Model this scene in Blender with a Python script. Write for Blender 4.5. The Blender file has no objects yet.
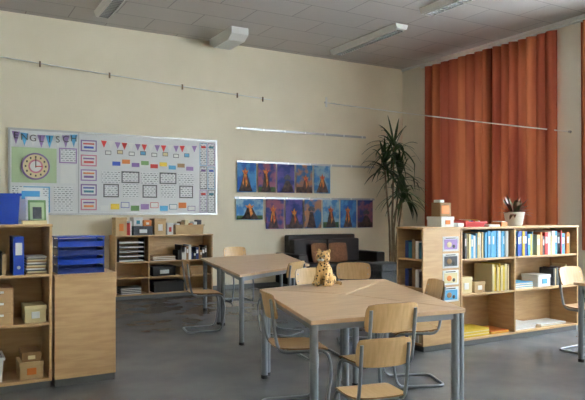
import bpy, math, random
from mathutils import Vector, Matrix
random.seed(4)
scene = bpy.context.scene
scene.view_settings.view_transform = 'Standard'

# ---------------------------------------------------------------- materials
def lin(c):
    out = []
    for v in c[:3]:
        v = v / 255.0
        out.append(v / 12.92 if v <= 0.04045 else ((v + 0.055) / 1.055) ** 2.4)
    return (out[0], out[1], out[2], 1.0)

def base_mat(name, rgb, rough=0.6, metal=0.0):
    m = bpy.data.materials.new(name)
    m.use_nodes = True
    b = m.node_tree.nodes['Principled BSDF']
    b.inputs['Base Color'].default_value = lin(rgb)
    b.inputs['Roughness'].default_value = rough
    b.inputs['Metallic'].default_value = metal
    return m

def noise_mat(name, c1, c2, scale=4.0, stretch=(1, 1, 1), rough=0.6, detail=4, bump=0.0, p=(0.35, 0.65)):
    m = base_mat(name, c1, rough)
    nt = m.node_tree; N = nt.nodes; L = nt.links
    b = N['Principled BSDF']
    tc = N.new('ShaderNodeTexCoord'); mp = N.new('ShaderNodeMapping')
    mp.inputs['Scale'].default_value = stretch
    nz = N.new('ShaderNodeTexNoise'); nz.inputs['Scale'].default_value = scale
    nz.inputs['Detail'].default_value = detail
    cr = N.new('ShaderNodeValToRGB')
    cr.color_ramp.elements[0].position = p[0]; cr.color_ramp.elements[1].position = p[1]
    cr.color_ramp.elements[0].color = lin(c1); cr.color_ramp.elements[1].color = lin(c2)
    L.new(tc.outputs['Object'], mp.inputs['Vector']); L.new(mp.outputs['Vector'], nz.inputs['Vector'])
    L.new(nz.outputs['Fac'], cr.inputs['Fac']); L.new(cr.outputs['Color'], b.inputs['Base Color'])
    if bump:
        bp = N.new('ShaderNodeBump'); bp.inputs['Strength'].default_value = bump; bp.inputs['Distance'].default_value = 0.01
        L.new(nz.outputs['Fac'], bp.inputs['Height']); L.new(bp.outputs['Normal'], b.inputs['Normal'])
    return m

def brick_mat(name, c1, c2, mortar, w, h, ms, axes='XY', rough=0.8, offset=0.0):
    m = base_mat(name, c1, rough)
    nt = m.node_tree; N = nt.nodes; L = nt.links
    b = N['Principled BSDF']
    tc = N.new('ShaderNodeTexCoord'); sp = N.new('ShaderNodeSeparateXYZ'); cb = N.new('ShaderNodeCombineXYZ')
    L.new(tc.outputs['Object'], sp.inputs[0])
    L.new(sp.outputs[axes[0]], cb.inputs['X']); L.new(sp.outputs[axes[1]], cb.inputs['Y'])
    br = N.new('ShaderNodeTexBrick'); br.offset = offset
    br.inputs['Scale'].default_value = 1.0
    br.inputs['Brick Width'].default_value = w; br.inputs['Row Height'].default_value = h
    br.inputs['Mortar Size'].default_value = ms; br.inputs['Mortar Smooth'].default_value = 0.0
    br.inputs['Color1'].default_value = lin(c1); br.inputs['Color2'].default_value = lin(c2)
    br.inputs['Mortar'].default_value = lin(mortar)
    L.new(cb.outputs[0], br.inputs['Vector']); L.new(br.outputs['Color'], b.inputs['Base Color'])
    return m

M = {}
M['wall'] = noise_mat('cream_wall_paint', (238, 227, 203), (243, 232, 209), 1.5, rough=0.85)
M['wall_r'] = noise_mat('cream_wall_paint_side', (234, 227, 208), (239, 232, 214), 1.5, rough=0.85)
M['ceil'] = brick_mat('ceiling_panels', (198, 192, 186), (192, 186, 180), (156, 150, 145), 1.25, 0.62, 0.008, 'XY', 0.9, 0.5)
M['floor'] = noise_mat('grey_linoleum', (94, 96, 99), (120, 121, 123), 2.2, rough=0.27, detail=9, p=(0.3, 0.7))
M['wood'] = noise_mat('beech_veneer', (188, 150, 106), (202, 166, 120), 3, (1.5, 1.5, 12), 0.5)
M['woodh'] = noise_mat('beech_shelf_board', (186, 148, 104), (200, 164, 118), 3, (1.2, 12, 1.5), 0.5)
M['table'] = noise_mat('beech_table_laminate', (204, 168, 132), (218, 184, 148), 3, (1.2, 8, 1), 0.34)
M['ply'] = noise_mat('birch_ply_chair', (208, 168, 116), (222, 184, 134), 5, (8, 1, 1.5), 0.36)
M['plyedge'] = base_mat('ply_edge', (150, 110, 70), 0.6)
M['steel'] = base_mat('grey_painted_steel', (140, 145, 152), 0.35, 0.5)
M['alu'] = base_mat('aluminium', (190, 190, 192), 0.35, 0.7)
M['black'] = base_mat('black_plastic', (25, 25, 27), 0.5)
M['white'] = base_mat('white_plastic', (232, 232, 228), 0.5)
M['lampwhite'] = base_mat('lamp_housing_white', (236, 235, 232), 0.5)
M['lamplou'] = base_mat('lamp_louvre_grey', (150, 150, 148), 0.4, 0.3)
M['board'] = base_mat('whiteboard_enamel', (230, 231, 232), 0.3)
M['paper'] = brick_mat('printed_paper', (84, 86, 94), (196, 198, 204), (240, 241, 242), 0.062, 0.034, 0.011, 'XZ', 0.8, 0.37)
M['paper2'] = base_mat('plain_paper', (240, 240, 238), 0.8)
M['blue'] = base_mat('blue_plastic', (22, 66, 170), 0.35)
M['navy'] = base_mat('navy_plastic', (20, 44, 110), 0.35)
M['ltblue'] = base_mat('light_blue_card', (86, 164, 208), 0.6)
M['teal'] = base_mat('teal_card', (40, 120, 140), 0.6)
M['yellow'] = base_mat('yellow_card', (222, 190, 60), 0.6)
M['cream'] = base_mat('cream_card', (222, 206, 160), 0.7)
M['red'] = base_mat('red_card', (196, 42, 38), 0.6)
M['pink'] = base_mat('pink_plastic', (204, 120, 144), 0.5)
M['lilac'] = base_mat('lilac_card', (156, 126, 180), 0.7)
M['purple'] = base_mat('purple_card', (120, 90, 150), 0.7)
M['green'] = base_mat('green_card', (110, 150, 90), 0.7)
M['mint'] = base_mat('pale_green_poster', (182, 202, 160), 0.7)
M['orange'] = base_mat('orange_card', (214, 122, 50), 0.6)
M['brown'] = base_mat('brown_cardboard', (150, 116, 78), 0.8)
M['tan'] = noise_mat('tan_cardboard', (180, 150, 108), (196, 166, 124), 6, rough=0.8)
M['dark'] = base_mat('dark_interior', (48, 46, 46), 0.8)
M['leather'] = noise_mat('dark_brown_leather', (30, 24, 24), (42, 34, 33), 10, rough=0.55)
M['greyfab'] = noise_mat('grey_fabric', (70, 72, 76), (88, 90, 94), 30, rough=0.9)
M['brownfab'] = noise_mat('brown_fabric', (124, 84, 58), (146, 102, 72), 30, rough=0.9)
M['leaf'] = noise_mat('dracaena_leaf', (38, 64, 34), (70, 98, 54), 6, rough=0.45)
M['leaf2'] = noise_mat('reddish_leaf', (70, 84, 46), (138, 66, 60), 14, rough=0.5)
M['cane'] = noise_mat('plant_cane', (104, 88, 66), (130, 112, 86), 12, rough=0.8)
M['soil'] = noise_mat('soil', (40, 30, 22), (62, 48, 36), 30, rough=0.95)
M['pot'] = base_mat('white_ceramic', (230, 230, 226), 0.3)
M['darkpot'] = base_mat('dark_pot', (70, 60, 56), 0.6)
M['rope'] = base_mat('white_cord', (246, 245, 240), 0.8)
M['peg'] = base_mat('wooden_peg', (120, 98, 70), 0.7)
M['socle'] = base_mat('grey_plinth', (96, 97, 97), 0.6)

def curtain_mat():
    m = bpy.data.materials.new('rust_curtain_cloth'); m.use_nodes = True
    nt = m.node_tree; N = nt.nodes; L = nt.links
    N.remove(N['Principled BSDF'])
    out = N['Material Output']
    tc = N.new('ShaderNodeTexCoord'); mp = N.new('ShaderNodeMapping'); mp.inputs['Scale'].default_value = (1, 1.6, 0.15)
    nz = N.new('ShaderNodeTexNoise'); nz.inputs['Scale'].default_value = 1.6
    cr = N.new('ShaderNodeValToRGB')
    cr.color_ramp.elements[0].position = 0.4; cr.color_ramp.elements[1].position = 0.6
    cr.color_ramp.elements[0].color = lin((160, 82, 62)); cr.color_ramp.elements[1].color = lin((192, 112, 76))
    L.new(tc.outputs['Object'], mp.inputs['Vector']); L.new(mp.outputs['Vector'], nz.inputs['Vector']); L.new(nz.outputs['Fac'], cr.inputs['Fac'])
    d = N.new('ShaderNodeBsdfDiffuse'); t = N.new('ShaderNodeBsdfTranslucent'); mx = N.new('ShaderNodeMixShader')
    mx.inputs['Fac'].default_value = 0.07
    L.new(cr.outputs['Color'], d.inputs['Color']); L.new(cr.outputs['Color'], t.inputs['Color'])
    L.new(d.outputs[0], mx.inputs[1]); L.new(t.outputs[0], mx.inputs[2]); L.new(mx.outputs[0], out.inputs['Surface'])
    return m
M['curtain'] = curtain_mat()

def leopard_mat():
    m = base_mat('leopard_plush_fur', (200, 150, 80), 0.95)
    nt = m.node_tree; N = nt.nodes; L = nt.links; b = N['Principled BSDF']
    tc = N.new('ShaderNodeTexCoord')
    vo = N.new('ShaderNodeTexVoronoi'); vo.inputs['Scale'].default_value = 44
    cr = N.new('ShaderNodeValToRGB')
    e = cr.color_ramp.elements
    e[0].position = 0.0; e[0].color = lin((110, 70, 40)); e[1].position = 0.42; e[1].color = lin((222, 182, 124))
    k = e.new(0.16); k.color = lin((50, 32, 22)); k = e.new(0.30); k.color = lin((60, 40, 26))
    L.new(tc.outputs['Object'], vo.inputs['Vector']); L.new(vo.outputs['Distance'], cr.inputs['Fac']); L.new(cr.outputs['Color'], b.inputs['Base Color'])
    return m
M['leopard'] = leopard_mat()

def paint_mat(i, c1, c2):
    return noise_mat('painting_sky_%d' % i, c1, c2, 7, (1, 1, 1), 0.8, 3, p=(0.42, 0.58))
SKY = [paint_mat(0, (36, 88, 160), (80, 140, 192)), paint_mat(1, (36, 54, 116), (96, 84, 150)),
       paint_mat(2, (64, 122, 176), (150, 180, 196)), paint_mat(3, (48, 60, 120), (150, 92, 110)), paint_mat(4, (40, 100, 150), (170, 120, 90))]
M['volc'] = noise_mat('painting_volcano', (34, 30, 36), (92, 72, 66), 14, rough=0.85)
M['lava'] = noise_mat('painting_lava', (186, 60, 44), (222, 154, 80), 18, rough=0.85)
M['grass'] = noise_mat('painting_grass', (50, 84, 54), (90, 110, 66), 16, rough=0.85)

# ---------------------------------------------------------------- mesh builder
class MB:
    def __init__(s):
        s.v = []; s.f = []; s.fm = []; s.sm = []; s.mats = []
    def mi(s, mat):
        if isinstance(mat, str): mat = M[mat]
        if mat not in s.mats: s.mats.append(mat)
        return s.mats.index(mat)
    def add(s, vs, fs, mat, smooth=False, X=None):
        o = len(s.v)
        for p in vs:
            p = Vector(p)
            if X is not None: p = X @ p
            s.v.append(p)
        k = s.mi(mat)
        for f in fs:
            s.f.append([i + o for i in f]); s.fm.append(k); s.sm.append(smooth)
    def box(s, x0, x1, y0, y1, z0, z1, mat, X=None):
        vs = [(x0,y0,z0),(x1,y0,z0),(x1,y1,z0),(x0,y1,z0),(x0,y0,z1),(x1,y0,z1),(x1,y1,z1),(x0,y1,z1)]
        s.add(vs, [(0,3,2,1),(4,5,6,7),(0,1,5,4),(1,2,6,5),(2,3,7,6),(3,0,4,7)], mat, False, X)
    def prism(s, pts, z0, z1, mat, X=None):
        a = sum(pts[i][0]*pts[(i+1)%len(pts)][1]-pts[(i+1)%len(pts)][0]*pts[i][1] for i in range(len(pts)))
        if a < 0: pts = pts[::-1]
        n = len(pts)
        vs = [(p[0],p[1],z0) for p in pts]+[(p[0],p[1],z1) for p in pts]
        fs = [tuple(range(n))[::-1], tuple(range(n, 2*n))]+[(i,(i+1)%n,n+(i+1)%n,n+i) for i in range(n)]
        s.add(vs, fs, mat, False, X)
    def slabxz(s, pts, y0, y1, mat):
        X = Matrix(((1,0,0,0),(0,0,1,0),(0,1,0,0),(0,0,0,1)))
        s.prism(pts, y0, y1, mat, X)
    def tube(s, path, r, mat, n=8, X=None):
        P = [Vector(p) for p in path]
        R = r if isinstance(r, (list, tuple)) else [r]*len(P)
        t0 = (P[1]-P[0]).normalized()
        nrm = t0.orthogonal().normalized()
        vs = []; fs = []
        for i, p in enumerate(P):
            if i == 0: t = t0
            elif i == len(P)-1: t = (P[-1]-P[-2]).normalized()
            else: t = ((P[i]-P[i-1]).normalized()+(P[i+1]-P[i]).normalized()).normalized()
            nrm = (nrm - t*nrm.dot(t)).normalized()
            bn = t.cross(nrm)
            for k in range(n):
                a = 2*math.pi*k/n
                vs.append(p+(nrm*math.cos(a)+bn*math.sin(a))*R[i])
        for i in range(len(P)-1):
            for k in range(n):
                a = i*n+k; b = i*n+(k+1)%n
                fs.append((a, b, b+n, a+n))
        s.add(vs, fs, mat, True, X)
        s.add(vs[:n], [tuple(range(n))[::-1]], mat, False, X)
        s.add(vs[-n:], [tuple(range(n))], mat, False, X)
    def cyl(s, p0, p1, r, mat, n=16, r1=None, X=None):
        s.tube([p0, p1], [r, r if r1 is None else r1], mat, n, X)
    def lathe(s, c, prof, mat, n=24):
        vs = []; fs = []
        for (r, z) in prof:
            for k in range(n):
                a = 2*math.pi*k/n
                vs.append((c[0]+r*math.cos(a), c[1]+r*math.sin(a), c[2]+z))
        for i in range(len(prof)-1):
            for k in range(n):
                a = i*n+k; b = i*n+(k+1)%n
                fs.append((a, b, b+n, a+n))
        s.add(vs, fs, mat, True)
    def ell(s, c, r, mat, n=16, m=10, X=None):
        vs = [(c[0],c[1],c[2]-r[2])]; fs = []
        for i in range(1, m):
            ph = -math.pi/2+math.pi*i/m
            for k in range(n):
                a = 2*math.pi*k/n
                vs.append((c[0]+r[0]*math.cos(ph)*math.cos(a), c[1]+r[1]*math.cos(ph)*math.sin(a), c[2]+r[2]*math.sin(ph)))
        vs.append((c[0],c[1],c[2]+r[2]))
        for k in range(n): fs.append((0, 1+(k+1)%n, 1+k))
        for i in range(m-2):
            for k in range(n):
                a = 1+i*n+k; b = 1+i*n+(k+1)%n
                fs.append((a, b, b+n, a+n))
        top = len(vs)-1
        for k in range(n): fs.append((top, 1+(m-2)*n+k, 1+(m-2)*n+(k+1)%n))
        s.add(vs, fs, mat, True, X)
    def shell(s, fn, th, mat, nu=14, nv=8, X=None):
        pts = [[Vector(fn(-1+2*i/nu, -1+2*j/nv)) for j in range(nv+1)] for i in range(nu+1)]
        def nor(i, j):
            a = pts[min(i+1,nu)][j]-pts[max(i-1,0)][j]; b = pts[i][min(j+1,nv)]-pts[i][max(j-1,0)]
            return a.cross(b).normalized()
        W = nv+1; vs = []
        for sg in (0.5, -0.5):
            for i in range(nu+1):
                for j in range(nv+1): vs.append(pts[i][j]+nor(i,j)*th*sg)
        o = (nu+1)*W; fs = []
        for i in range(nu):
            for j in range(nv):
                a = i*W+j
                fs.append((a, a+W, a+W+1, a+1)); fs.append((o+a, o+a+1, o+a+W+1, o+a+W))
        s.add(vs, fs, mat, True, X)
        rim = [i*W for i in range(nu+1)]+[nu*W+j for j in range(1,nv+1)]+[i*W+nv for i in range(nu-1,-1,-1)]+[j for j in range(nv-1,0,-1)]
        n = len(rim)
        ev = [vs[k] for k in rim]+[vs[k+o] for k in rim]
        s.add(ev, [(i, n+i, n+(i+1)%n, (i+1)%n) for i in range(n)], 'plyedge', False, X)
    def finish(s, name, loc=None, rot=0.0, bevel=0.0, scale=1.0, parent=None):
        me = bpy.data.meshes.new(name)
        me.from_pydata([tuple(p) for p in s.v], [], s.f)
        for m in s.mats: me.materials.append(m)
        for i, p in enumerate(me.polygons):
            p.material_index = s.fm[i]; p.use_smooth = s.sm[i]
        me.update()
        ob = bpy.data.objects.new(name, me)
        scene.collection.objects.link(ob)
        ob.location = loc or (0,0,0); ob.rotation_euler = (0, 0, math.radians(rot)); ob.scale = (scale,)*3
        if bevel:
            b = ob.modifiers.new('bevel', 'BEVEL'); b.width = bevel; b.segments = 2; b.limit_method = 'ANGLE'
        if parent: ob.parent = parent
        return ob

def rounded(path, r, k=5):
    P = [Vector(p) for p in path]; out = [P[0]]
    for i in range(1, len(P)-1):
        a = P[i-1]-P[i]; b = P[i+1]-P[i]
        rr = min(r, a.length*0.48, b.length*0.48)
        s = P[i]+a.normalized()*rr; e = P[i]+b.normalized()*rr
        for j in range(k+1):
            t = j/k
            out.append(s*(1-t)**2+P[i]*2*t*(1-t)+e*t*t)
    out.append(P[-1]); return out

# ---------------------------------------------------------------- room shell
XL, XR, YF, YB, H = -2.6, 9.0, -2.6, 10.7, 4.61
def simple(name, x0,x1,y0,y1,z0,z1,mat):
    b = MB(); b.box(x0,x1,y0,y1,z0,z1,mat); return b.finish(name)
simple('floor', XL-0.2, XR+0.35, YF-0.2, YB+0.2, -0.15, 0, 'floor')
simple('ceiling', XL-0.2, XR+0.35, YF-0.2, YB+0.2, H, H+0.15, 'ceil')
simple('wall_back', XL-0.2, XR+0.35, YB, YB+0.2, 0, H, 'wall')
simple('wall_front', XL-0.2, XR+0.35, YF-0.2, YF, 0, H, 'wall')
simple('wall_left', XL-0.2, XL, YF, YB, 0, H, 'wall')
WIN = [(-1.9, 1.2), (2.4, 5.5), (6.95, 9.55)]
SZ, TZ = 0.95, 4.15
b = MB()
ys = YF
for (a, c) in WIN:
    b.box(XR, XR+0.3, ys, a, 0, H, 'wall_r')
    b.box(XR, XR+0.3, a, c, 0, SZ, 'wall_r'); b.box(XR, XR+0.3, a, c, TZ, H, 'wall_r')
    ys = c
b.box(XR, XR+0.3, ys, YB, 0, H, 'wall_r')
b.finish('wall_right')
M['glass'] = base_mat('window_glass', (235, 245, 250), 0.02)
g = M['glass'].node_tree.nodes['Principled BSDF']; g.inputs['Transmission Weight'].default_value = 1.0; g.inputs['IOR'].default_value = 1.0
for i, (a, c) in enumerate(WIN):
    b = MB()
    x0, x1 = XR+0.16, XR+0.22
    b.box(x0, x1, a, c, SZ, SZ+0.07, 'white'); b.box(x0, x1, a, c, TZ-0.07, TZ, 'white')
    b.box(x0, x1, a, a+0.07, SZ+0.07, TZ-0.07, 'white'); b.box(x0, x1, c-0.07, c, SZ+0.07, TZ-0.07, 'white')
    mid = (a+c)/2
    b.box(x0, x1, mid-0.05, mid+0.05, SZ+0.07, TZ-0.07, 'white')
    b.box(x0, x1, a+0.07, mid-0.05, 3.1, 3.17, 'white'); b.box(x0, x1, mid+0.05, c-0.07, 3.1, 3.17, 'white')
    b.box(XR+0.18, XR+0.19, a+0.07, c-0.07, SZ+0.07, TZ-0.07, 'glass')
    b.finish('window_%d' % (i+1))
simple('baseboard_back', XL, XR, YB-0.015, YB, 0, 0.08, 'socle')
simple('baseboard_right', XR-0.015, XR, YF, YB-0.015, 0, 0.08, 'socle')
simple('trim_1', XR-0.03, XR, YF, YB, H-0.05, H, 'white')

# ---------------------------------------------------------------- lights
def area(name, loc, sx, sy, power, col=(1,1,1), rot=(0,0,0)):
    l = bpy.data.lights.new(name, 'AREA'); l.shape = 'RECTANGLE'; l.size = sx; l.size_y = sy; l.energy = power; l.color = col
    o = bpy.data.objects.new(name, l); scene.collection.objects.link(o); o.location = loc; o.rotation_euler = rot
    return o
R = (0, math.radians(90), 0)   # emits toward -X
for i, (a, c) in enumerate(WIN):
    area('window_daylight_%d' % (i+1), (XR+0.26, (a+c)/2, (SZ+TZ)/2), TZ-SZ-0.1, c-a-0.1, [560, 700, 140][i], (0.90, 0.95, 1.0), R)
w = bpy.data.worlds.new('World'); scene.world = w; w.use_nodes = True
bg = w.node_tree.nodes['Background']
st = w.node_tree.nodes.new('ShaderNodeTexSky'); st.sky_type = 'HOSEK_WILKIE'; st.turbidity = 8
w.node_tree.links.new(st.outputs[0], bg.inputs['Color']); bg.inputs['Strength'].default_value = 0.6

# ---------------------------------------------------------------- ceiling fixtures
def lamp(x, y0, y1):
    b = MB(); z1 = H
    b.prism([(-0.13, z1-0.02), (-0.10, z1-0.085), (0.10, z1-0.085), (0.13, z1-0.02), (0.13, z1), (-0.13, z1)], 0, y1-y0, 'lampwhite',
            Matrix(((1,0,0,x),(0,0,1,y0),(0,1,0,0),(0,0,0,1))))
    n = 26
    for i in range(n):
        yy = y0+0.08+(y1-y0-0.16)*i/(n-1)
        b.box(x-0.075, x+0.075, yy-0.004, yy+0.004, z1-0.105, z1-0.083, 'lamplou')
    b.box(x-0.085, x-0.075, y0+0.05, y1-0.05, z1-0.108, z1-0.083, 'lampwhite')
    b.box(x+0.075, x+0.085, y0+0.05, y1-0.05, z1-0.108, z1-0.083, 'lampwhite')
    b.finish('fluorescent_ceiling_light')
lamp(6.8, 8.1, 10.1); lamp(6.65, 5.2, 7.35); lamp(2.3, 7.9, 10.0)
b = MB()
b.prism([(9.62, H), (9.62, H-0.12), (9.78, H-0.20), (10.38, H-0.20), (10.6, H-0.10), (10.6, H)], 4.36, 4.68, 'lampwhite',
        Matrix(((0,0,1,0),(1,0,0,0),(0,1,0,0),(0,0,0,1))))
b.finish('ceiling_vent_box', bevel=0.006)

# ---------------------------------------------------------------- cords
def sag(p, q, s, n=16):
    p = Vector(p); q = Vector(q)
    return [p.lerp(q, i/n)-Vector((0,0,4*s*(i/n)*(1-i/n))) for i in range(n+1)]
b = MB(); pa = sag((XL, 10.4, 4.04), (5.7, YB-0.004, 3.64), 0.03)
b.tube(pa, 0.009, 'rope', 6)
for X in (1.45, 2.55, 3.85, 4.95, 5.5):
    t = (X-XL)/(5.7-XL); i = t*16; k = int(i); p = pa[k].lerp(pa[min(k+1,16)], i-k)
    b.box(p.x-0.012, p.x+0.012, p.y-0.02, p.y-0.004, p.z-0.06, p.z+0.03, 'peg')
b.finish('hanging_cord_with_pegs')
b = MB(); b.tube(sag((6.95, YB-0.004, 3.7), (XR-0.004, 6.5, 2.76), 0.02), 0.011, 'rope', 6)
b.cyl((6.95, YB, 3.7), (6.95, YB-0.04, 3.7), 0.02, 'alu', 8); b.cyl((XR, 6.5, 2.76), (XR-0.04, 6.5, 2.76), 0.02, 'alu', 8)
b.box(6.935, 6.965, YB-0.06, YB-0.03, 3.6, 3.8, 'white')
b.finish('wall_cord')

# ---------------------------------------------------------------- whiteboard
b = MB()
YW = YB-0.002
bx0, bx1, bz0, bz1 = 1.03, 4.51, 1.43, 2.75
b.box(bx0, bx1, YB-0.03, YW, bz0, bz1, 'board')
for (x0,x1,z0,z1) in ((bx0-0.03,bx1+0.03,bz1,bz1+0.03),(bx0-0.03,bx1+0.03,bz0-0.03,bz0),(bx0-0.03,bx0,bz0,bz1),(bx1,bx1+0.03,bz0,bz1),(2.06,2.075,bz0,bz1)):
    b.box(x0, x1, YB-0.045, YW, z0, z1, 'alu')
b.finish('whiteboard')
YP = YB-0.031
def sheet(b, x0, x1, z0, z1, mat, frame=None, y=YP):
    if frame:
        b.box(x0, x1, y-0.003, y, z0, z1, frame)
        m = 0.02 if x1-x0 > 0.2 else 0.01; b.box(x0+m, x1-m, y-0.005, y-0.003, z0+m, z1-m, mat)
    else: b.box(x0, x1, y-0.004, y, z0, z1, mat)
b = MB(); sheet(b, 1.05, 1.72, 1.92, 2.48, 'mint'); b.finish('clock_learning_poster')
def disc(b, x, z, r, y0, y1, mat, n=32):
    b.slabxz([(x+r*math.cos(2*math.pi*k/n), z+r*math.sin(2*math.pi*k/n)) for k in range(n)], y0, y1, mat)
b = MB(); yc = YP-0.004
disc(b, 1.40, 2.18, 0.215, yc-0.03, yc, 'purple'); disc(b, 1.40, 2.18, 0.19, yc-0.034, yc-0.03, 'cream'); disc(b, 1.40, 2.18, 0.11, yc-0.036, yc-0.034, 'pink')
disc(b, 1.40, 2.18, 0.085, yc-0.038, yc-0.036, 'paper2')
for k in range(12):
    a = math.pi*k/6; b.box(1.40+0.15*math.sin(a)-0.012, 1.40+0.15*math.sin(a)+0.012, yc-0.037, yc-0.034, 2.18+0.15*math.cos(a)-0.015, 2.18+0.15*math.cos(a)+0.015, 'black')
b.box(1.393, 1.407, yc-0.045, yc-0.038, 2.16, 2.32, 'black'); b.box(1.39, 1.50, yc-0.045, yc-0.038, 2.172, 2.188, 'red')
b.finish('learning_clock')
b = MB(); sheet(b, 1.22, 1.62, 1.44, 1.86, 'paper', 'ltblue'); b.finish('poster')
b = MB(); sheet(b, 1.68, 1.98, 1.46, 1.88, 'paper'); sheet(b, 1.78, 2.02, 1.92, 2.22, 'paper2'); sheet(b, 1.76, 2.04, 2.25, 2.50, 'paper', 'lilac'); sheet(b, 1.06, 1.2, 1.48, 1.86, 'paper')
b.finish('notice_papers')
b = MB()
for r in range(5):
    z = 2.46-r*0.245
    sheet(b, 2.1, 2.36, z, z+0.19, 'paper2', ['purple','pink','lilac','purple','pink'][r])
    b.box(2.14, 2.32, YP-0.007, YP-0.005, z+0.115, z+0.14, ['red','purple','orange','blue','purple'][r])
    b.box(2.15, 2.31, YP-0.007, YP-0.005, z+0.05, z+0.085, ['blue','red','purple','teal','orange'][r])
b.finish('vocabulary_cards')
b = MB()
for c in range(5):
    x = 2.44+c*0.335
    sheet(b, x, x+0.31, 1.95, 2.15, 'paper', 'greyfab' if c % 2 else None); sheet(b, x+0.03, x+0.29, 1.70, 1.925, 'paper', None if c % 2 else 'greyfab')
for c in range(2):
    for r in range(3):
        sheet(b, 4.2+c*0.155, 4.34+c*0.155, 1.44+r*0.43, 1.855+r*0.43, 'paper', ['lilac','greyfab','ltblue'][(r+c)%3])
        b.box(4.225+c*0.155, 4.315+c*0.155, YP-0.007, YP-0.005, 1.76+r*0.43, 1.80+r*0.43, ['red','teal','purple','blue'][(r*2+c)%4])
b.finish('worksheets')
b = MB()
cols = ['blue','orange','purple','green','red','yellow','ltblue','brown','lilac','teal']
for c in range(9):
    x = 2.62+c*0.165; sheet(b, x, x+0.135, 2.24+0.045*(c%2)-0.005*c, 2.31+0.045*(c%2)-0.005*c, cols[c])
for c in range(10):
    x = 2.42+c*0.172; sheet(b, x, x+0.145, 1.47+0.025*(c%3), 1.56+0.03*(c%3), ['paper2','yellow','paper2','green','lilac','paper2','ltblue','paper2','orange','paper2'][c], [None,None,'blue',None,None,'red',None,'teal',None,'purple'][c])
for c in range(8):
    x = 2.5+c*0.2; sheet(b, x, x+0.1, 2.42+0.02*(c%2), 2.49+0.02*(c%2), ['paper2','cream','paper2','ltblue'][c%4], 'greyfab')
b.finish('word_label_cards')
def bunting(name, x0, x1, z, s, n, w, h, mats, letters=None):
    b = MB(); L = []
    for i in range(n):
        t = (i+0.5)/n; x = x0+(x1-x0)*t; zz = z-4*s*t*(1-t)
        b.slabxz([(x-w/2, zz), (x+w/2, zz), (x, zz-h)], YP-0.012, YP-0.008, mats[i%len(mats)])
        L.append((x, zz))
    b.tube([(x0+(x1-x0)*i/12, YP-0.01, z-4*s*(i/12)*(1-i/12)) for i in range(13)], 0.004, 'rope', 5)
    ob = b.finish(name)
    if letters:
        for (x, zz), ch in zip(L, letters):
            cu = bpy.data.curves.new('letter', 'FONT'); cu.body = ch; cu.size = 0.15; cu.extrude = 0.001; cu.align_x = 'CENTER'
            cu.materials.append(M['black'])
            o = bpy.data.objects.new('letter_'+ch, cu); scene.collection.objects.link(o)
            o.rotation_euler = (math.pi/2, 0, 0); o.location = (x, YP-0.0155, zz-0.115); o.parent = ob
bunting('letter_bunting', 1.05, 2.05, 2.74, 0.05, 8, 0.122, 0.21, [M['lilac'], M['ltblue'], M['paper2']], 'ENGLISCH')
bunting('flag_bunting', 2.42, 4.15, 2.66, 0.03, 15, 0.10, 0.12, [M['red'], M['paper2'], M['lilac']])

# ---------------------------------------------------------------- picture rails and paintings
for (x0, x1, z) in ((4.95, 7.97, 3.04), (4.95, 8.2, 2.41), (4.9, 8.2, 1.72)):
    b = MB(); b.box(x0, x1, YB-0.025, YW, z-0.02, z+0.02, 'alu'); b.box(x0, x1, YB-0.03, YB-0.025, z-0.02, z-0.008, 'alu')
    for k in range(7):
        xx = x0+0.1+(x1-x0-0.2)*k/6; b.box(xx-0.015, xx+0.015, YB-0.034, YB-0.03, z-0.03, z+0.025, 'white')
    b.finish('picture_rail')
def painting(x0, x1, z0, z1, k):
    b = MB(); y = YB-0.035
    b.box(x0, x1, y-0.003, y, z0, z1, SKY[(k*3) % 5])
    w = x1-x0; h = z1-z0; r = random.Random(k*7+1)
    pk = x0+w*r.uniform(0.40, 0.60); ph = z0+h*r.uniform(0.42, 0.66); bw = r.uniform(0.28, 0.40)*w
    if k % 2: b.box(x0+0.01, x1-0.01, y-0.004, y-0.003, z0+0.01, z0+h*r.uniform(0.12, 0.22), 'grass' if k % 4 == 1 else 'volc')
    b.slabxz([(pk-bw, z0+0.015), (pk+bw, z0+0.015), (pk+bw*0.7, z0+h*0.25), (pk+w*0.10, ph), (pk-w*0.10, ph), (pk-bw*0.65, z0+h*0.22)], y-0.006, y-0.004, 'volc')
    if k % 3 != 2:
        b.slabxz([(pk-w*0.09, ph), (pk+w*0.09, ph), (pk+w*0.17, ph+h*0.14), (pk+w*0.06, ph+h*0.09), (pk, ph+h*0.22), (pk-w*0.07, ph+h*0.10), (pk-w*0.18, ph+h*0.13)], y-0.007, y-0.004, 'lava')
        b.slabxz([(pk-w*0.03, ph), (pk+w*0.05, ph), (pk+w*0.12, z0+h*0.3), (pk+w*0.03, z0+h*0.16)], y-0.008, y-0.006, 'lava')
        if k % 2 == 0: b.slabxz([(pk-w*0.07, ph), (pk-w*0.03, ph), (pk-w*0.10, z0+h*0.22), (pk-w*0.16, z0+h*0.3)], y-0.008, y-0.006, 'lava')
    else:
        for q in range(3): disc(b, pk+w*(q-1)*0.1, ph+h*(0.1+0.05*(q%2)), w*0.1, y-0.007-0.0005*q, y-0.004, 'greyfab', 14)
    b.finish('childs_painting')
k = 0
for (a, c) in ((4.95,5.35),(5.39,5.78),(5.81,6.2),(6.24,6.62),(6.66,7.05)):
    painting(a, c, 1.83, 2.39, k); k += 1
painting(4.93, 5.50, 1.30, 1.70, 9); k += 1
for i in range(6):
    a = 5.56+i*0.437; painting(a, a+0.40, 1.12, 1.70, k); k += 1

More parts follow.
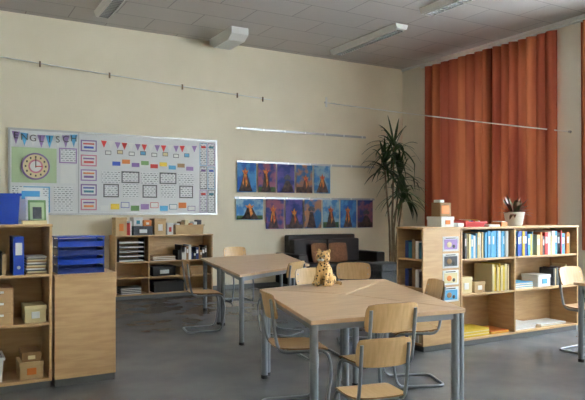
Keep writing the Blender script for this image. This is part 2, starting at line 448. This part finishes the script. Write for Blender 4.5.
# ---------------------------------------------------------------- shelving
def bookcase(name, x0, x1, y0, y1, h, divs, levels):
    b = MB(); t = 0.022
    b.box(x0, x0+t, y0, y1, 0.06, h-t, 'wood'); b.box(x1-t, x1, y0, y1, 0.06, h-t, 'wood')
    b.box(x0-0.005, x1+0.005, y0-0.008, y1, h-t, h, 'woodh')
    b.box(x0+0.01, x1-0.01, y0+0.02, y1-0.01, 0, 0.06, 'socle')
    b.box(x0+t, x1-t, y0, y1, 0.06, 0.06+t, 'woodh')
    b.box(x0+t, x1-t, y1-0.01, y1, 0.06+t, h-t, 'wood')
    for d in divs: b.box(d-t/2, d+t/2, y0, y1-0.01, 0.06+t, h-t, 'wood')
    ed = [x0+t]+[q for d in divs for q in (d-t/2, d+t/2)]+[x1-t]
    for z in levels:
        for j in range(0, len(ed), 2): b.box(ed[j], ed[j+1], y0+0.005, y1-0.01, z-t, z, 'woodh')
    return b.finish(name, bevel=0.003)
def binders(name, x0, x1, y0, depth, z, hmin, hmax, mats, wmin=0.02, wmax=0.05):
    b = MB(); x = x0; r = random.Random(int(x0*100)+int(z*10)); z += 0.0005
    while x < x1-wmin:
        wd = min(r.uniform(wmin, wmax), x1-x); h = r.uniform(hmin, hmax); m = r.choice(mats); dy = r.uniform(0, 0.02)
        b.box(x, x+wd-0.002, y0+dy, y0+dy+depth, z, z+h, m)
        if wd > 0.035:
            b.box(x+0.008, x+wd-0.01, y0+dy-0.001, y0+dy, z+h*0.5, z+h*0.8, 'paper2')
        x += wd
    return b.finish(name)
def cbox(name, x0, x1, y0, y1, z0, z1, mat, label=None, lid=None):
    z0 += 0.0005; z1 += 0.0005
    b = MB(); b.box(x0, x1, y0, y1, z0, z1-0.02, mat)
    b.box(x0-0.004, x1+0.004, y0-0.004, y1+0.004, z1-0.035, z1, lid or mat)
    if label: b.box((x0*0.7+x1*0.3), (x0*0.3+x1*0.7), y0-0.006, y0, z0+(z1-z0)*0.25, z0+(z1-z0)*0.65, label)
    return b.finish(name, bevel=0.003)
def stack(name, x0, x1, y0, y1, z, n, mats, th=0.008):
    b = MB(); r = random.Random(int(x0*37)+n); z += 0.0005
    for i in range(n):
        dx = r.uniform(-0.008, 0.008); dy = r.uniform(0, 0.01)
        b.box(x0+dx, x1+dx, y0+dy, y1+dy, z+i*th, z+(i+1)*th-0.0008, mats[i % len(mats)])
    return b.finish(name)
def bin_open(name, x0, x1, y0, y1, z0, z1, mat, t=0.006):
    z0 += 0.0005
    b = MB(); b.box(x0+0.01, x1-0.01, y0+0.01, y1-0.01, z0, z0+t, mat)
    def wall(p, q, r_, s_):
        b.add([p[0]+(z0,), q[0]+(z0,), q[1]+(z1,), p[1]+(z1,), r_[0]+(z0,), s_[0]+(z0,), s_[1]+(z1,), r_[1]+(z1,)],
              [(0,1,2,3),(5,4,7,6),(3,2,6,7),(0,4,5,1),(1,5,6,2),(4,0,3,7)], mat)
    i = 0.012
    B_ = [(x0+i,y0+i),(x1-i,y0+i),(x1-i,y1-i),(x0+i,y1-i)]; T_ = [(x0,y0),(x1,y0),(x1,y1),(x0,y1)]
    cx, cy = (x0+x1)/2, (y0+y1)/2
    def ins(p): return (p[0]+(t if p[0]<cx else -t), p[1]+(t if p[1]<cy else -t))
    for k in range(4):
        a, c = k, (k+1)%4
        wall((B_[a],T_[a]), (B_[c],T_[c]), (ins(B_[a]),ins(T_[a])), (ins(B_[c]),ins(T_[c])))
    b.box(x0-0.012, x1+0.012, y0-0.012, y0, z1-0.02, z1, mat); b.box(x0-0.012, x1+0.012, y1, y1+0.012, z1-0.02, z1, mat)
    b.box(x0-0.012, x0, y0, y1, z1-0.02, z1, mat); b.box(x1, x1+0.012, y0, y1, z1-0.02, z1, mat)
    return b.finish(name)

RY0, RY1, RH = 4.85, 5.25, 1.285
bookcase('bookcase', 4.885, 6.86, RY0, RY1, RH, [5.73], [0.56, 0.94])
b = MB(); t = 0.022; x0, x1, y0, y1, h = 4.35, 4.875, RY0, RY1+0.02, RH+0.005
b.box(x0, x1, y0, y0+t, 0.06, h-t, 'wood'); b.box(x0, x1, y1-t, y1, 0.06, h-t, 'wood')
b.box(x0-0.006, x1, y0-0.008, y1+0.004, h-t, h, 'woodh'); b.box(x0+0.02, x1-0.01, y0+0.01, y1-0.01, 0, 0.06, 'socle')
b.box(x1-0.01, x1, y0+t, y1-t, 0.06, h-t, 'wood')
for z in (0.082, 0.36, 0.66, 0.96): b.box(x0+0.004, x1-0.01, y0+t, y1-t, z-t, z, 'woodh')
b.finish('end_bookcase', bevel=0.003)
b = MB()
for z, m in ((0.36, 'brown'), (0.66, 'dark'), (0.96, 'teal'), (0.082, 'cream')):
    for j in range(5): b.box(x0+0.03, x0+0.3, y0+0.05+j*0.055, y0+0.095+j*0.055, z+0.0005, z+0.17+0.015*(j%3), [m, 'paper2', 'brown', m, 'navy'][j])
b.finish('picture_books')
b = MB()
for i in range(4):
    z = 1.19-i*0.178
    b.box(4.62, 4.845, RY0-0.004, RY0-0.001, z-0.155, z, 'paper2'); b.box(4.64, 4.825, RY0-0.006, RY0-0.004, z-0.135, z-0.03, ['lilac','greyfab','cream','ltblue'][i])
    b.box(4.66, 4.80, RY0-0.006, RY0-0.004, z-0.022, z-0.012, 'dark')
    b.ell((4.71, RY0-0.006, z-0.085), (0.035, 0.002, 0.03), ['cream','brown','orange','brown'][i]); b.ell((4.775, RY0-0.006, z-0.105), (0.02, 0.002, 0.02), 'dark')
b.finish('laminated_picture_cards')
binders('file_binders', 4.99, 5.28, RY0+0.05, 0.25, 0.94, 0.24, 0.29, ['paper2','ltblue','cream','greyfab'])
binders('file_binders', 5.29, 5.69, RY0+0.04, 0.26, 0.94, 0.27, 0.30, ['ltblue','ltblue','paper2','ltblue','teal'])
binders('file_binders', 5.78, 6.12, RY0+0.04, 0.26, 0.94, 0.25, 0.30, ['ltblue','yellow','teal','blue','paper2'])
binders('file_binders', 6.16, 6.78, RY0+0.04, 0.26, 0.94, 0.22, 0.30, ['paper2','cream','paper2','greyfab','ltblue','orange','green','red'], 0.015, 0.06)
cbox('storage_box', 4.93, 5.1, RY0+0.05, RY0+0.3, 0.56, 0.74, 'cream', 'paper2')
cbox('storage_box', 5.14, 5.3, RY0+0.05, RY0+0.3, 0.56, 0.68, 'tan', 'paper2')
binders('folders', 5.40, 5.69, RY0+0.03, 0.27, 0.56, 0.26, 0.31, ['cream','yellow','cream','yellow','cream'], 0.012, 0.03)
stack('paper_stack', 5.80, 6.1, RY0+0.05, RY0+0.3, 0.56, 9, ['paper2','cream','ltblue'])
cbox('storage_box', 6.2, 6.42, RY0+0.06, RY0+0.3, 0.56, 0.70, 'paper2', 'ltblue')
binders('books', 6.48, 6.78, RY0+0.06, 0.2, 0.56, 0.16, 0.26, ['brown','paper2','red','cream','greyfab'], 0.012, 0.035)
stack('yellow_paper_stack', 4.95, 5.35, RY0+0.03, RY0+0.32, 0.082, 8, ['yellow','yellow','cream'], 0.01)
stack('yellow_paper_stack', 5.38, 5.66, RY0+0.03, RY0+0.32, 0.082, 4, ['yellow','orange'])
stack('paper_stack', 5.8, 6.15, RY0+0.05, RY0+0.33, 0.082, 7, ['paper2'])
stack('paper_stack', 6.25, 6.7, RY0+0.05, RY0+0.33, 0.082, 4, ['cream','paper2'])
# things on top
ZT = RH+0.005
cbox('craft_box', 4.66, 4.84, RY0+0.06, RY0+0.28, ZT, ZT+0.11, 'paper2', 'orange')
b = MB(); Z = ZT+0.1115; b.box(4.675, 4.83, RY0+0.09, RY0+0.23, Z, Z+0.15, 'brown'); b.box(4.69, 4.80, RY0+0.085, RY0+0.09, Z+0.03, Z+0.12, 'orange')
b.box(4.68, 4.74, RY0+0.10, RY0+0.2, Z+0.15, Z+0.18, 'paper2'); b.finish('cardboard_box', bevel=0.003)
bin_open('red_tray', 5.02, 5.32, RY0+0.06, RY0+0.33, RH, RH+0.06, 'red')
b = MB()
for i in range(7): b.cyl((5.06+i*0.035, RY0+0.10, RH+0.06+0.005*(i%3)), (5.10+i*0.03, RY0+0.30, RH+0.075), 0.008, ['red','orange','paper2','blue','red','yellow','paper2'][i], 8)
b.finish('pencils')
cbox('small_box', 4.90, 4.985, RY0+0.06, RY0+0.24, RH, RH+0.045, 'paper2')
stack('paper_stack', 5.38, 5.56, RY0+0.06, RY0+0.33, RH, 3, ['paper2'])
b = MB(); b.box(5.62, 5.72, RY0+0.1, RY0+0.25, RH+0.0005, RH+0.05, 'orange'); b.box(5.63, 5.71, RY0+0.11, RY0+0.24, RH+0.05, RH+0.06, 'paper2'); b.finish('orange_box', bevel=0.003)
# potted plant
b = MB(); c = (5.95, RY0+0.2, RH)
b.lathe(c, [(0.0, 0.0), (0.085, 0.0), (0.095, 0.02), (0.118, 0.15), (0.121, 0.165), (0.11, 0.165), (0.10, 0.145), (0.0, 0.14)], 'pot')
b.lathe(c, [(0.10, 0.142), (0.0, 0.147)], 'soil')
r = random.Random(5)
for i in range(54):
    az = r.uniform(0, 6.28); el = r.uniform(0.05, 1.3); L = r.uniform(0.15, 0.28)
    d = Vector((math.cos(az)*math.cos(el), math.sin(az)*math.cos(el), math.sin(el)))
    p0 = Vector((c[0]+0.03*math.cos(az), c[1]+0.03*math.sin(az), c[2]+0.145)); vs = []; fs = []
    side = d.cross(Vector((0,0,1))).normalized()
    for s in range(6):
        q = s/5; p = p0+d*L*q-Vector((0,0,0.08*q*q*math.cos(el))); wd = 0.021*math.sin(math.pi*min(0.97, q*0.85+0.12))
        vs += [p-side*wd, p+side*wd]
        if s: k0 = 2*s; fs.append((k0-2, k0-1, k0+1, k0))
    b.add(vs, fs, 'leaf2', True)
b.finish('potted_houseplant')

# left shelving
LY0, LY1 = 5.42, 5.85
bookcase('shelf_unit', -0.36, 0.84, LY0, LY1, 1.35, [0.20], [0.54, 0.94])
b = MB(); x0, x1, h = 0.86, 1.36, 0.93
b.box(x0, x1, LY0, LY0+0.02, 0.06, h-0.022, 'wood'); b.box(x0, x1, LY1-0.02, LY1, 0.06, h-0.022, 'wood')
b.box(x0, x0+0.02, LY0+0.02, LY1-0.02, 0.06, h-0.022, 'wood'); b.box(x1-0.02, x1, LY0+0.02, LY1-0.02, 0.06, h-0.022, 'wood')
b.box(x0-0.005, x1+0.006, LY0-0.01, LY1, h-0.022, h, 'woodh'); b.box(x0+0.006, x1-0.006, LY0+0.01, LY1-0.01, 0, 0.06, 'socle')
b.finish('low_cabinet', bevel=0.003)
b = MB(); z = 0.931
for i in range(4):
    zz = z+i*0.075; m = ['navy','blue','navy','blue'][i]; X0, X1, Y0, Y1 = 0.89, 1.27, LY0+0.03, LY0+0.3
    b.box(X0, X1, Y0, Y1, zz, zz+0.006, m); b.box(X0, X0+0.005, Y0, Y1, zz+0.006, zz+0.06, m); b.box(X1-0.005, X1, Y0, Y1, zz+0.006, zz+0.06, m)
    b.box(X0+0.005, X1-0.005, Y1-0.005, Y1, zz+0.006, zz+0.06, m); b.box(X0+0.005, X1-0.005, Y0, Y0+0.005, zz+0.006, zz+0.045, m)
    b.box(X0+0.02, X1-0.02, Y0+0.02, Y1-0.02, zz+0.006, zz+0.02, 'paper2')
    for xx in (X0+0.001, X1-0.011):
        for yy in (Y0+0.001, Y1-0.011):
            b.box(xx, xx+0.01, yy, yy+0.01, zz+0.045, zz+0.0749, m)
b.box(0.885, 1.275, LY0+0.025, LY0+0.305, z+0.3, z+0.312, 'blue')
b.finish('blue_letter_tray_stack')
bin_open('blue_storage_bin', 0.16, 0.60, LY0+0.04, LY0+0.38, 1.35, 1.60, 'blue')
b = MB(); Y = LY0+0.14
X = Matrix.Translation((0.745, Y, 1.352)) @ Matrix.Rotation(math.radians(-10), 4, 'X')
b.box(-0.09, 0.09, 0, 0.012, 0, 0.23, 'paper2', X); b.box(-0.07, 0.07, -0.003, 0, 0.02, 0.20, 'green', X); b.box(-0.055, 0.055, -0.005, -0.003, 0.03, 0.18, 'mint', X); b.box(-0.035, 0.035, -0.007, -0.005, 0.04, 0.14, 'greyfab', X)
b.tube([(0.745, Y+0.045, 1.55), (0.745, Y+0.13, 1.358)], 0.006, 'paper2', 6)
b.finish('photo_frame')
b = MB(); b.box(0.615, 0.81, LY0+0.29, LY0+0.295, 1.352, 1.66, 'paper2'); b.box(0.64, 0.785, LY0+0.288, LY0+0.29, 1.56, 1.63, 'ltblue'); b.box(0.615, 0.81, LY0+0.295, LY0+0.38, 1.352, 1.36, 'paper2'); b.box(0.7, 0.72, LY0+0.295, LY0+0.37, 1.36, 1.5, 'paper2'); b.finish('display_sign')
cbox('small_box', 0.62, 0.80, LY0+0.02, LY0+0.10, 1.35, 1.38, 'cream')
b = MB(); b.box(0.55, 0.63, LY0+0.03, LY0+0.32, 0.941, 1.25, 'blue'); b.box(0.565, 0.615, LY0+0.028, LY0+0.03, 1.10, 1.2, 'paper2')
b.cyl((0.59, LY0+0.03, 1.0), (0.59, LY0+0.026, 1.0), 0.014, 'alu', 12); b.finish('ring_binder')
stack('paper_stack', 0.65, 0.80, LY0+0.03, LY0+0.3, 0.94, 12, ['brown','cream','greyfab','paper2'], 0.012)
binders('books', 0.23, 0.5, LY0+0.06, 0.25, 0.94, 0.1, 0.2, ['brown','cream','dark','tan'])
b = MB(); b.box(0.30, 0.55, LY0+0.04, LY0+0.34, 0.541, 0.84, 'wood')
for i in range(3):
    b.box(0.315, 0.535, LY0+0.03, LY0+0.04, 0.555+i*0.093, 0.635+i*0.093, 'woodh'); b.ell((0.425, LY0+0.026, 0.595+i*0.093), (0.010,0.008,0.010), 'dark', 8, 6)
    b.box(0.37, 0.48, LY0+0.028, LY0+0.03, 0.612+i*0.093, 0.63+i*0.093, 'paper2')
b.finish('drawer_box', bevel=0.002)
cbox('storage_box', 0.64, 0.80, LY0+0.05, LY0+0.3, 0.54, 0.68, 'cream', 'paper2')
bin_open('white_basket', 0.24, 0.48, LY0+0.05, LY0+0.33, 0.082, 0.28, 'white')
cbox('storage_box', 0.60, 0.78, LY0+0.05, LY0+0.3, 0.082, 0.22, 'tan', 'orange')
cbox('storage_box', 0.62, 0.76, LY0+0.06, LY0+0.28, 0.221, 0.30, 'brown', 'cream')

# back cabinet under whiteboard
CY0, CY1, CH = 10.22, 10.64, 1.06
bookcase('low_open_cabinet', 2.56, 4.27, CY0, CY1, CH, [3.12], [0.36, 0.62])
b = MB()
for i in range(5):
    z = 0.621+i*0.075; b.box(2.62, 3.05, CY0+0.03, CY0+0.36, z, z+0.008, 'dark'); b.box(2.63, 3.04, CY0+0.05, CY0+0.34, z+0.008, z+0.028, 'paper2')
    b.box(2.62, 2.63, CY0+0.03, CY0+0.36, z+0.008, z+0.075, 'dark'); b.box(3.04, 3.05, CY0+0.03, CY0+0.36, z+0.008, z+0.075, 'dark')
b.finish('letter_tray_stack')
stack('paper_stack', 2.66, 3.0, CY0+0.04, CY0+0.33, 0.082, 8, ['paper2','greyfab'], 0.014)
stack('paper_stack', 3.2, 3.6, CY0+0.04, CY0+0.33, 0.62, 6, ['paper2','brown'], 0.014)
binders('books', 3.65, 4.2, CY0+0.04, 0.28, 0.62, 0.1, 0.26, ['dark','brown','navy','paper2'], 0.02, 0.06)
cbox('storage_box', 3.2, 3.6, CY0+0.04, CY0+0.36, 0.36, 0.52, 'dark', 'paper2')
cbox('storage_box', 3.68, 4.1, CY0+0.04, CY0+0.36, 0.36, 0.50, 'brown')
cbox('storage_box', 3.22, 3.75, CY0+0.04, CY0+0.36, 0.082, 0.27, 'dark')
cbox('storage_box', 2.58, 2.76, CY0+0.05, CY0+0.3, CH, CH+0.30, 'tan', 'orange')
binders('books', 2.775, 2.85, CY0+0.06, 0.2, CH, 0.16, 0.24, ['red','paper2','teal'], 0.015, 0.03)
cbox('storage_box', 2.87, 3.2, CY0+0.05, CY0+0.32, CH, CH+0.15, 'greyfab', 'paper2')
cbox('storage_box', 2.88, 3.03, CY0+0.07, CY0+0.30, CH+0.151, CH+0.30, 'paper2', 'teal')
cbox('storage_box', 3.05, 3.18, CY0+0.07, CY0+0.30, CH+0.151, CH+0.25, 'orange', 'paper2')
cbox('storage_box', 3.23, 3.43, CY0+0.05, CY0+0.32, CH, CH+0.28, 'tan', 'paper2')
cbox('storage_box', 3.45, 3.56, CY0+0.05, CY0+0.32, CH, CH+0.20, 'paper2', 'red')
bin_open('wooden_tray', 3.6, 4.12, CY0+0.05, CY0+0.34, CH, CH+0.17, 'tan', 0.012)
b = MB()
for i in range(6): b.box(3.63+i*0.08, 3.69+i*0.08, CY0+0.09, CY0+0.28, CH+0.014, CH+0.19+0.03*(i%3), ['paper2','brown','cream','orange','paper2','greyfab'][i])
b.finish('index_cards')

# ---------------------------------------------------------------- tables
TH = 0.77
def inset(pts, d):
    cx = sum(p[0] for p in pts)/len(pts); cy = sum(p[1] for p in pts)/len(pts); out = []
    for p in pts:
        v = Vector((cx-p[0], cy-p[1])); out.append((p[0]+v.normalized().x*d, p[1]+v.normalized().y*d))
    return out
def table(pts, name='school_table', leg=0.028):
    b = MB(); top = inset(pts, 0.008)
    b.prism(top, TH-0.028, TH, 'table')
    fr = inset(pts, 0.08); n = len(fr)
    for i in range(n):
        p, q = Vector(fr[i]+(0,)), Vector(fr[(i+1)%n]+(0,)); d = (q-p).normalized(); s = Vector((-d.y, d.x, 0))*0.012
        vs = [(p+s).to_tuple()[:2], (p-s).to_tuple()[:2], (q-s).to_tuple()[:2], (q+s).to_tuple()[:2]]
        b.prism(vs, TH-0.075, TH-0.028, 'steel')
        b.cyl((fr[i][0], fr[i][1], 0.02), (fr[i][0], fr[i][1], TH-0.028), leg, 'steel', 16)
        b.cyl((fr[i][0], fr[i][1], 0.0), (fr[i][0], fr[i][1], 0.03), leg+0.003, 'black', 16)
    return b.finish(name, bevel=0.003)
L_, N_, R_, B_, C_, BL_ = (2.48,4.89), (2.03,3.29), (3.23,3.15), (3.96,4.98), (2.96,4.23), (3.55,5.11)
table([L_, N_, R_, C_]); table([L_, C_, B_, BL_]); table([C_, R_, B_])
l, n_, r_, k_ = (3.4,8.63), (2.85,6.08), (4.25,6.9), (5.0,8.98)
ml = ((l[0]+n_[0])/2, (l[1]+n_[1])/2); mr = ((r_[0]+k_[0])/2, (r_[1]+k_[1])/2)
table([ml, n_, r_, mr]); table([l, ml, mr, k_])
table([(5.36,3.85),(5.36,2.75),(6.8,2.75),(6.8,3.85)])

# ---------------------------------------------------------------- chairs
def chair(x, y, rot, sc=1.0):
    b = MB()
    def seat(u, v):
        sx = 0.195*(1-0.10*abs(v)**3); sy = 0.20*(1-0.10*abs(u)**4)
        z = 0.462+0.006*u*u-0.02*max(0, v-0.5)**2*4 + 0.012*max(0, -v)**2
        return (sx*u, 0.02+sy*v, z)
    b.shell(seat, 0.010, 'ply', 14, 10)
    def back(u, v):
        w = 0.195*(1-0.09*abs(v)**4); h = 0.095*(1-0.13*abs(u)**4)
        return (w*u, -0.228+0.035*u*u-0.018*v, 0.775+h*v)
    b.shell(back, 0.010, 'ply', 16, 8)
    sx = 0.165
    def side(s):
        return [(s, -0.223, 0.83), (s, -0.20, 0.62), (s, -0.165, 0.443), (s, 0.20, 0.443), (s, 0.235, 0.30), (s*1.08, 0.19, 0.012), (s*1.12, -0.22, 0.012)]
    A = side(sx); Bp = side(-sx)[::-1]
    b.tube(rounded(A+Bp, 0.07, 6), 0.012, 'steel', 10)
    b.cyl((-sx, -0.10, 0.443), (sx, -0.10, 0.443), 0.009, 'steel', 8)
    b.cyl((-sx, 0.12, 0.443), (sx, 0.12, 0.443), 0.009, 'steel', 8)
    for s in (-1, 1):
        for z in (0.74, 0.81): b.ell((s*sx*0.99, -0.196+(-0.018*(z-0.775)/0.095), z), (0.007, 0.003, 0.007), 'alu', 8, 6)
    return b.finish('school_chair', (x, y, 0), rot, 0, sc)
chair(2.86, 7.15, -100); chair(4.3, 9.2, 175); chair(3.6, 6.5, 30)
chair(2.33, 4.0, -105); chair(2.57, 3.33, -7); chair(2.2, 2.9, -12, 0.87)
chair(3.53, 4.07, 68); chair(3.36, 5.26, 170); chair(4.05, 5.62, 150); chair(5.85, 4.02, 182)

# ---------------------------------------------------------------- leopard plush
b = MB()
for s in (-1, 1):
    b.ell((s*0.055, 0.03, 0.05), (0.042, 0.065, 0.05), 'leopard'); b.ell((s*0.066, -0.05, 0.022), (0.025, 0.045, 0.022), 'leopard')
    b.tube([(s*0.036, -0.03, 0.16), (s*0.036, -0.058, 0.09), (s*0.034, -0.068, 0.02)], [0.026, 0.022, 0.02], 'leopard', 12)
    b.ell((s*0.034, -0.08, 0.02), (0.025, 0.034, 0.02), 'leopard'); b.ell((s*0.045, -0.012, 0.295), (0.021, 0.012, 0.023), 'leopard')
b.ell((0, 0.02, 0.10), (0.068, 0.072, 0.10), 'leopard'); b.ell((0, -0.015, 0.15), (0.055, 0.052, 0.08), 'leopard')
b.ell((0, -0.03, 0.245), (0.064, 0.058, 0.055), 'leopard'); b.ell((0, -0.082, 0.232), (0.03, 0.022, 0.022), 'leopard')
b.tube(rounded([(0, 0.06, 0.03), (0.03, 0.12, 0.018), (0.12, 0.10, 0.018), (0.14, 0.02, 0.02)], 0.05), 0.015, 'leopard', 10)
pl = b.finish('leopard_plush_toy', (3.12, 4.82, TH), -50, scale=1.08)
rm = pl.modifiers.new('remesh', 'REMESH'); rm.mode = 'VOXEL'; rm.voxel_size = 0.006; rm.use_smooth_shade = True
sm = pl.modifiers.new('smooth', 'SMOOTH'); sm.iterations = 4
b = MB()
for s in (-1, 1):
    b.ell((s*0.026, -0.082, 0.258), (0.008, 0.006, 0.009), 'black', 10, 8); b.ell((s*0.014, -0.101, 0.226), (0.015, 0.010, 0.012), 'paper2', 10, 8)
b.ell((0, -0.108, 0.241), (0.010, 0.006, 0.007), 'black', 10, 8)
b.finish('face', parent=pl)

# ---------------------------------------------------------------- sofa, stool, cushions
b = MB(); x0, x1 = 5.75, 7.75
b.box(x0+0.2, x1-0.2, 9.78, 10.6, 0.10, 0.30, 'leather')
w2 = (x1-x0-0.44)/2
for i in range(2):
    a = x0+0.22+i*w2; b.box(a+0.005, a+w2-0.005, 9.74, 10.38, 0.30, 0.46, 'leather')
    b.box(a+0.005, a+w2-0.005, 10.30, 10.48, 0.46, 0.92, 'leather')
b.box(x0+0.2, x1-0.2, 10.48, 10.64, 0.3, 1.0, 'leather')
for a in (x0, x1-0.2): b.box(a, a+0.2, 9.74, 10.64, 0.08, 0.66, 'leather')
for xx in (x0+0.06, x1-0.12):
    for yy in (9.8, 10.5): b.box(xx, xx+0.06, yy, yy+0.06, 0, 0.10, 'black')
b.finish('leather_sofa', bevel=0.045).modifiers['bevel'].segments = 4
for (x, rz, m) in ((6.5, 8, 'brownfab'), (6.93, -6, 'brownfab')):
    b = MB()
    b.shell(lambda u, v: (0.2*u*(1-0.06*v*v), -0.05*(1-u**4)*(1-v**4), 0.19*v*(1-0.06*u*u)), 0.01, m, 12, 12)
    b.shell(lambda u, v: (0.2*u*(1-0.06*v*v), 0.05*(1-u**4)*(1-v**4), 0.19*v*(1-0.06*u*u)), 0.01, m, 12, 12)
    o = b.finish('throw_pillow', (x, 10.19, 0.655), rz); o.rotation_euler[0] = math.radians(-12)
b = MB(); b.box(6.85, 7.45, 8.7, 9.3, 0.05, 0.40, 'greyfab'); b.box(6.86, 7.44, 8.71, 9.29, 0.40, 0.52, 'greyfab')
for xx in (6.9, 7.36):
    for yy in (8.75, 9.21): b.box(xx, xx+0.04, yy, yy+0.04, 0, 0.05, 'black')
b.finish('grey_ottoman', bevel=0.03)

# ---------------------------------------------------------------- dracaena
b = MB(); c = Vector((8.18, 10.05, 0))
b.lathe(c, [(0, 0), (0.17, 0), (0.19, 0.03), (0.23, 0.36), (0.235, 0.38), (0.215, 0.38), (0.21, 0.34), (0, 0.335)], 'darkpot'); b.lathe(c, [(0.21, 0.342), (0, 0.35)], 'soil')
crowns = [((0.04, 0.0, 2.85), 1.0), ((-0.26, -0.08, 2.42), 0.9), ((0.28, 0.1, 2.3), 0.9), ((0.1, -0.22, 1.85), 0.85)]
r = random.Random(11)
for (o, sc) in crowns:
    e = c+Vector(o)
    s0 = c+Vector((o[0]*0.25, o[1]*0.25, 0.3))
    b.tube([s0, s0.lerp(e, 0.4)+Vector((o[0]*-0.2, 0.02, 0)), s0.lerp(e, 0.8), e], [0.026, 0.022, 0.018, 0.013], 'cane', 8)
    for i in range(34):
        az = r.uniform(0, 6.28); el = r.uniform(-0.2, 1.35); L = r.uniform(0.6, 0.88)*sc
        d = Vector((math.cos(az)*math.cos(el), math.sin(az)*math.cos(el), math.sin(el)))
        side = d.cross(Vector((0,0,1))).normalized(); p0 = e+Vector((0,0,r.uniform(-0.22, 0.05)))
        vs = []; fs = []; dr = r.uniform(0.35, 0.85)*math.cos(el)
        for s in range(12):
            q = s/11; p = p0+d*L*q*(1-0.12*q)-Vector((0,0,dr*q*q*L)); wd = 0.034*min(1, 0.5+q*2)*(1-q**2.5)+0.001
            for g_ in (-1, 0, 1):
                pt = p+side*wd*g_+Vector((0,0,0.008*abs(g_)))
                pt.x = min(pt.x, XR-0.22); pt.y = min(pt.y, YB-0.05); vs.append(pt)
            if s:
                k0 = 3*s; fs += [(k0-3,k0-2,k0+1,k0), (k0-2,k0-1,k0+2,k0+1)]
        b.add(vs, fs, 'leaf', True)
b.finish('potted_dracaena')

# ---------------------------------------------------------------- curtains
def curtain(y0, y1, z0, z1, period, seed, dx=0.0):
    b = MB(); n = int((y1-y0)/period*14); r = random.Random(seed); ph = [r.uniform(0, 6.28) for _ in range(4)]
    rows = 9; vs = []; fs = []
    for j in range(rows):
        t = j/(rows-1); z = z1+(z0-z1)*t
        for i in range(n+1):
            y = y0+(y1-y0)*i/n
            a = 2*math.pi*(y-y0)/period+0.7*math.sin(y*3.1+ph[0])+t*0.5*math.sin(y*2.3+ph[1])
            amp = 0.048+0.020*math.sin(y*1.9+ph[2])
            vs.append((XR-0.13-dx+amp*math.sin(a)+0.014*math.sin(a*0.5+ph[3]), y+0.015*math.cos(a), z))
    for j in range(rows-1):
        for i in range(n):
            k0 = j*(n+1)+i; fs.append((k0, k0+1, k0+n+2, k0+n+1))
    b.add(vs, fs, 'curtain', True)
    return b.finish('orange_curtain')
curtain(6.66, 8.12, 0.85, 4.46, 0.19, 1); curtain(8.0, 9.82, 0.85, 4.46, 0.22, 2, 0.03); curtain(5.2, 6.24, 0.85, 4.46, 0.14, 3)
b = MB(); b.box(XR-0.16, XR-0.10, 2.3, 9.95, 4.47, 4.50, 'white')
for y in (2.6, 4.4, 6.42, 8.1, 9.8): b.box(XR-0.16, XR, y-0.015, y+0.015, 4.50, 4.52, 'white')
b.finish('curtain_rail')

# ---------------------------------------------------------------- camera
cam = bpy.data.cameras.new('camera'); co = bpy.data.objects.new('camera', cam); scene.collection.objects.link(co)
cam.sensor_width = 36; cam.lens = 620/585*36; cam.shift_y = 12/585; cam.clip_end = 100
co.location = (0, 0, 1.45); co.rotation_euler = (math.radians(90), 0, math.radians(-30))
scene.camera = co
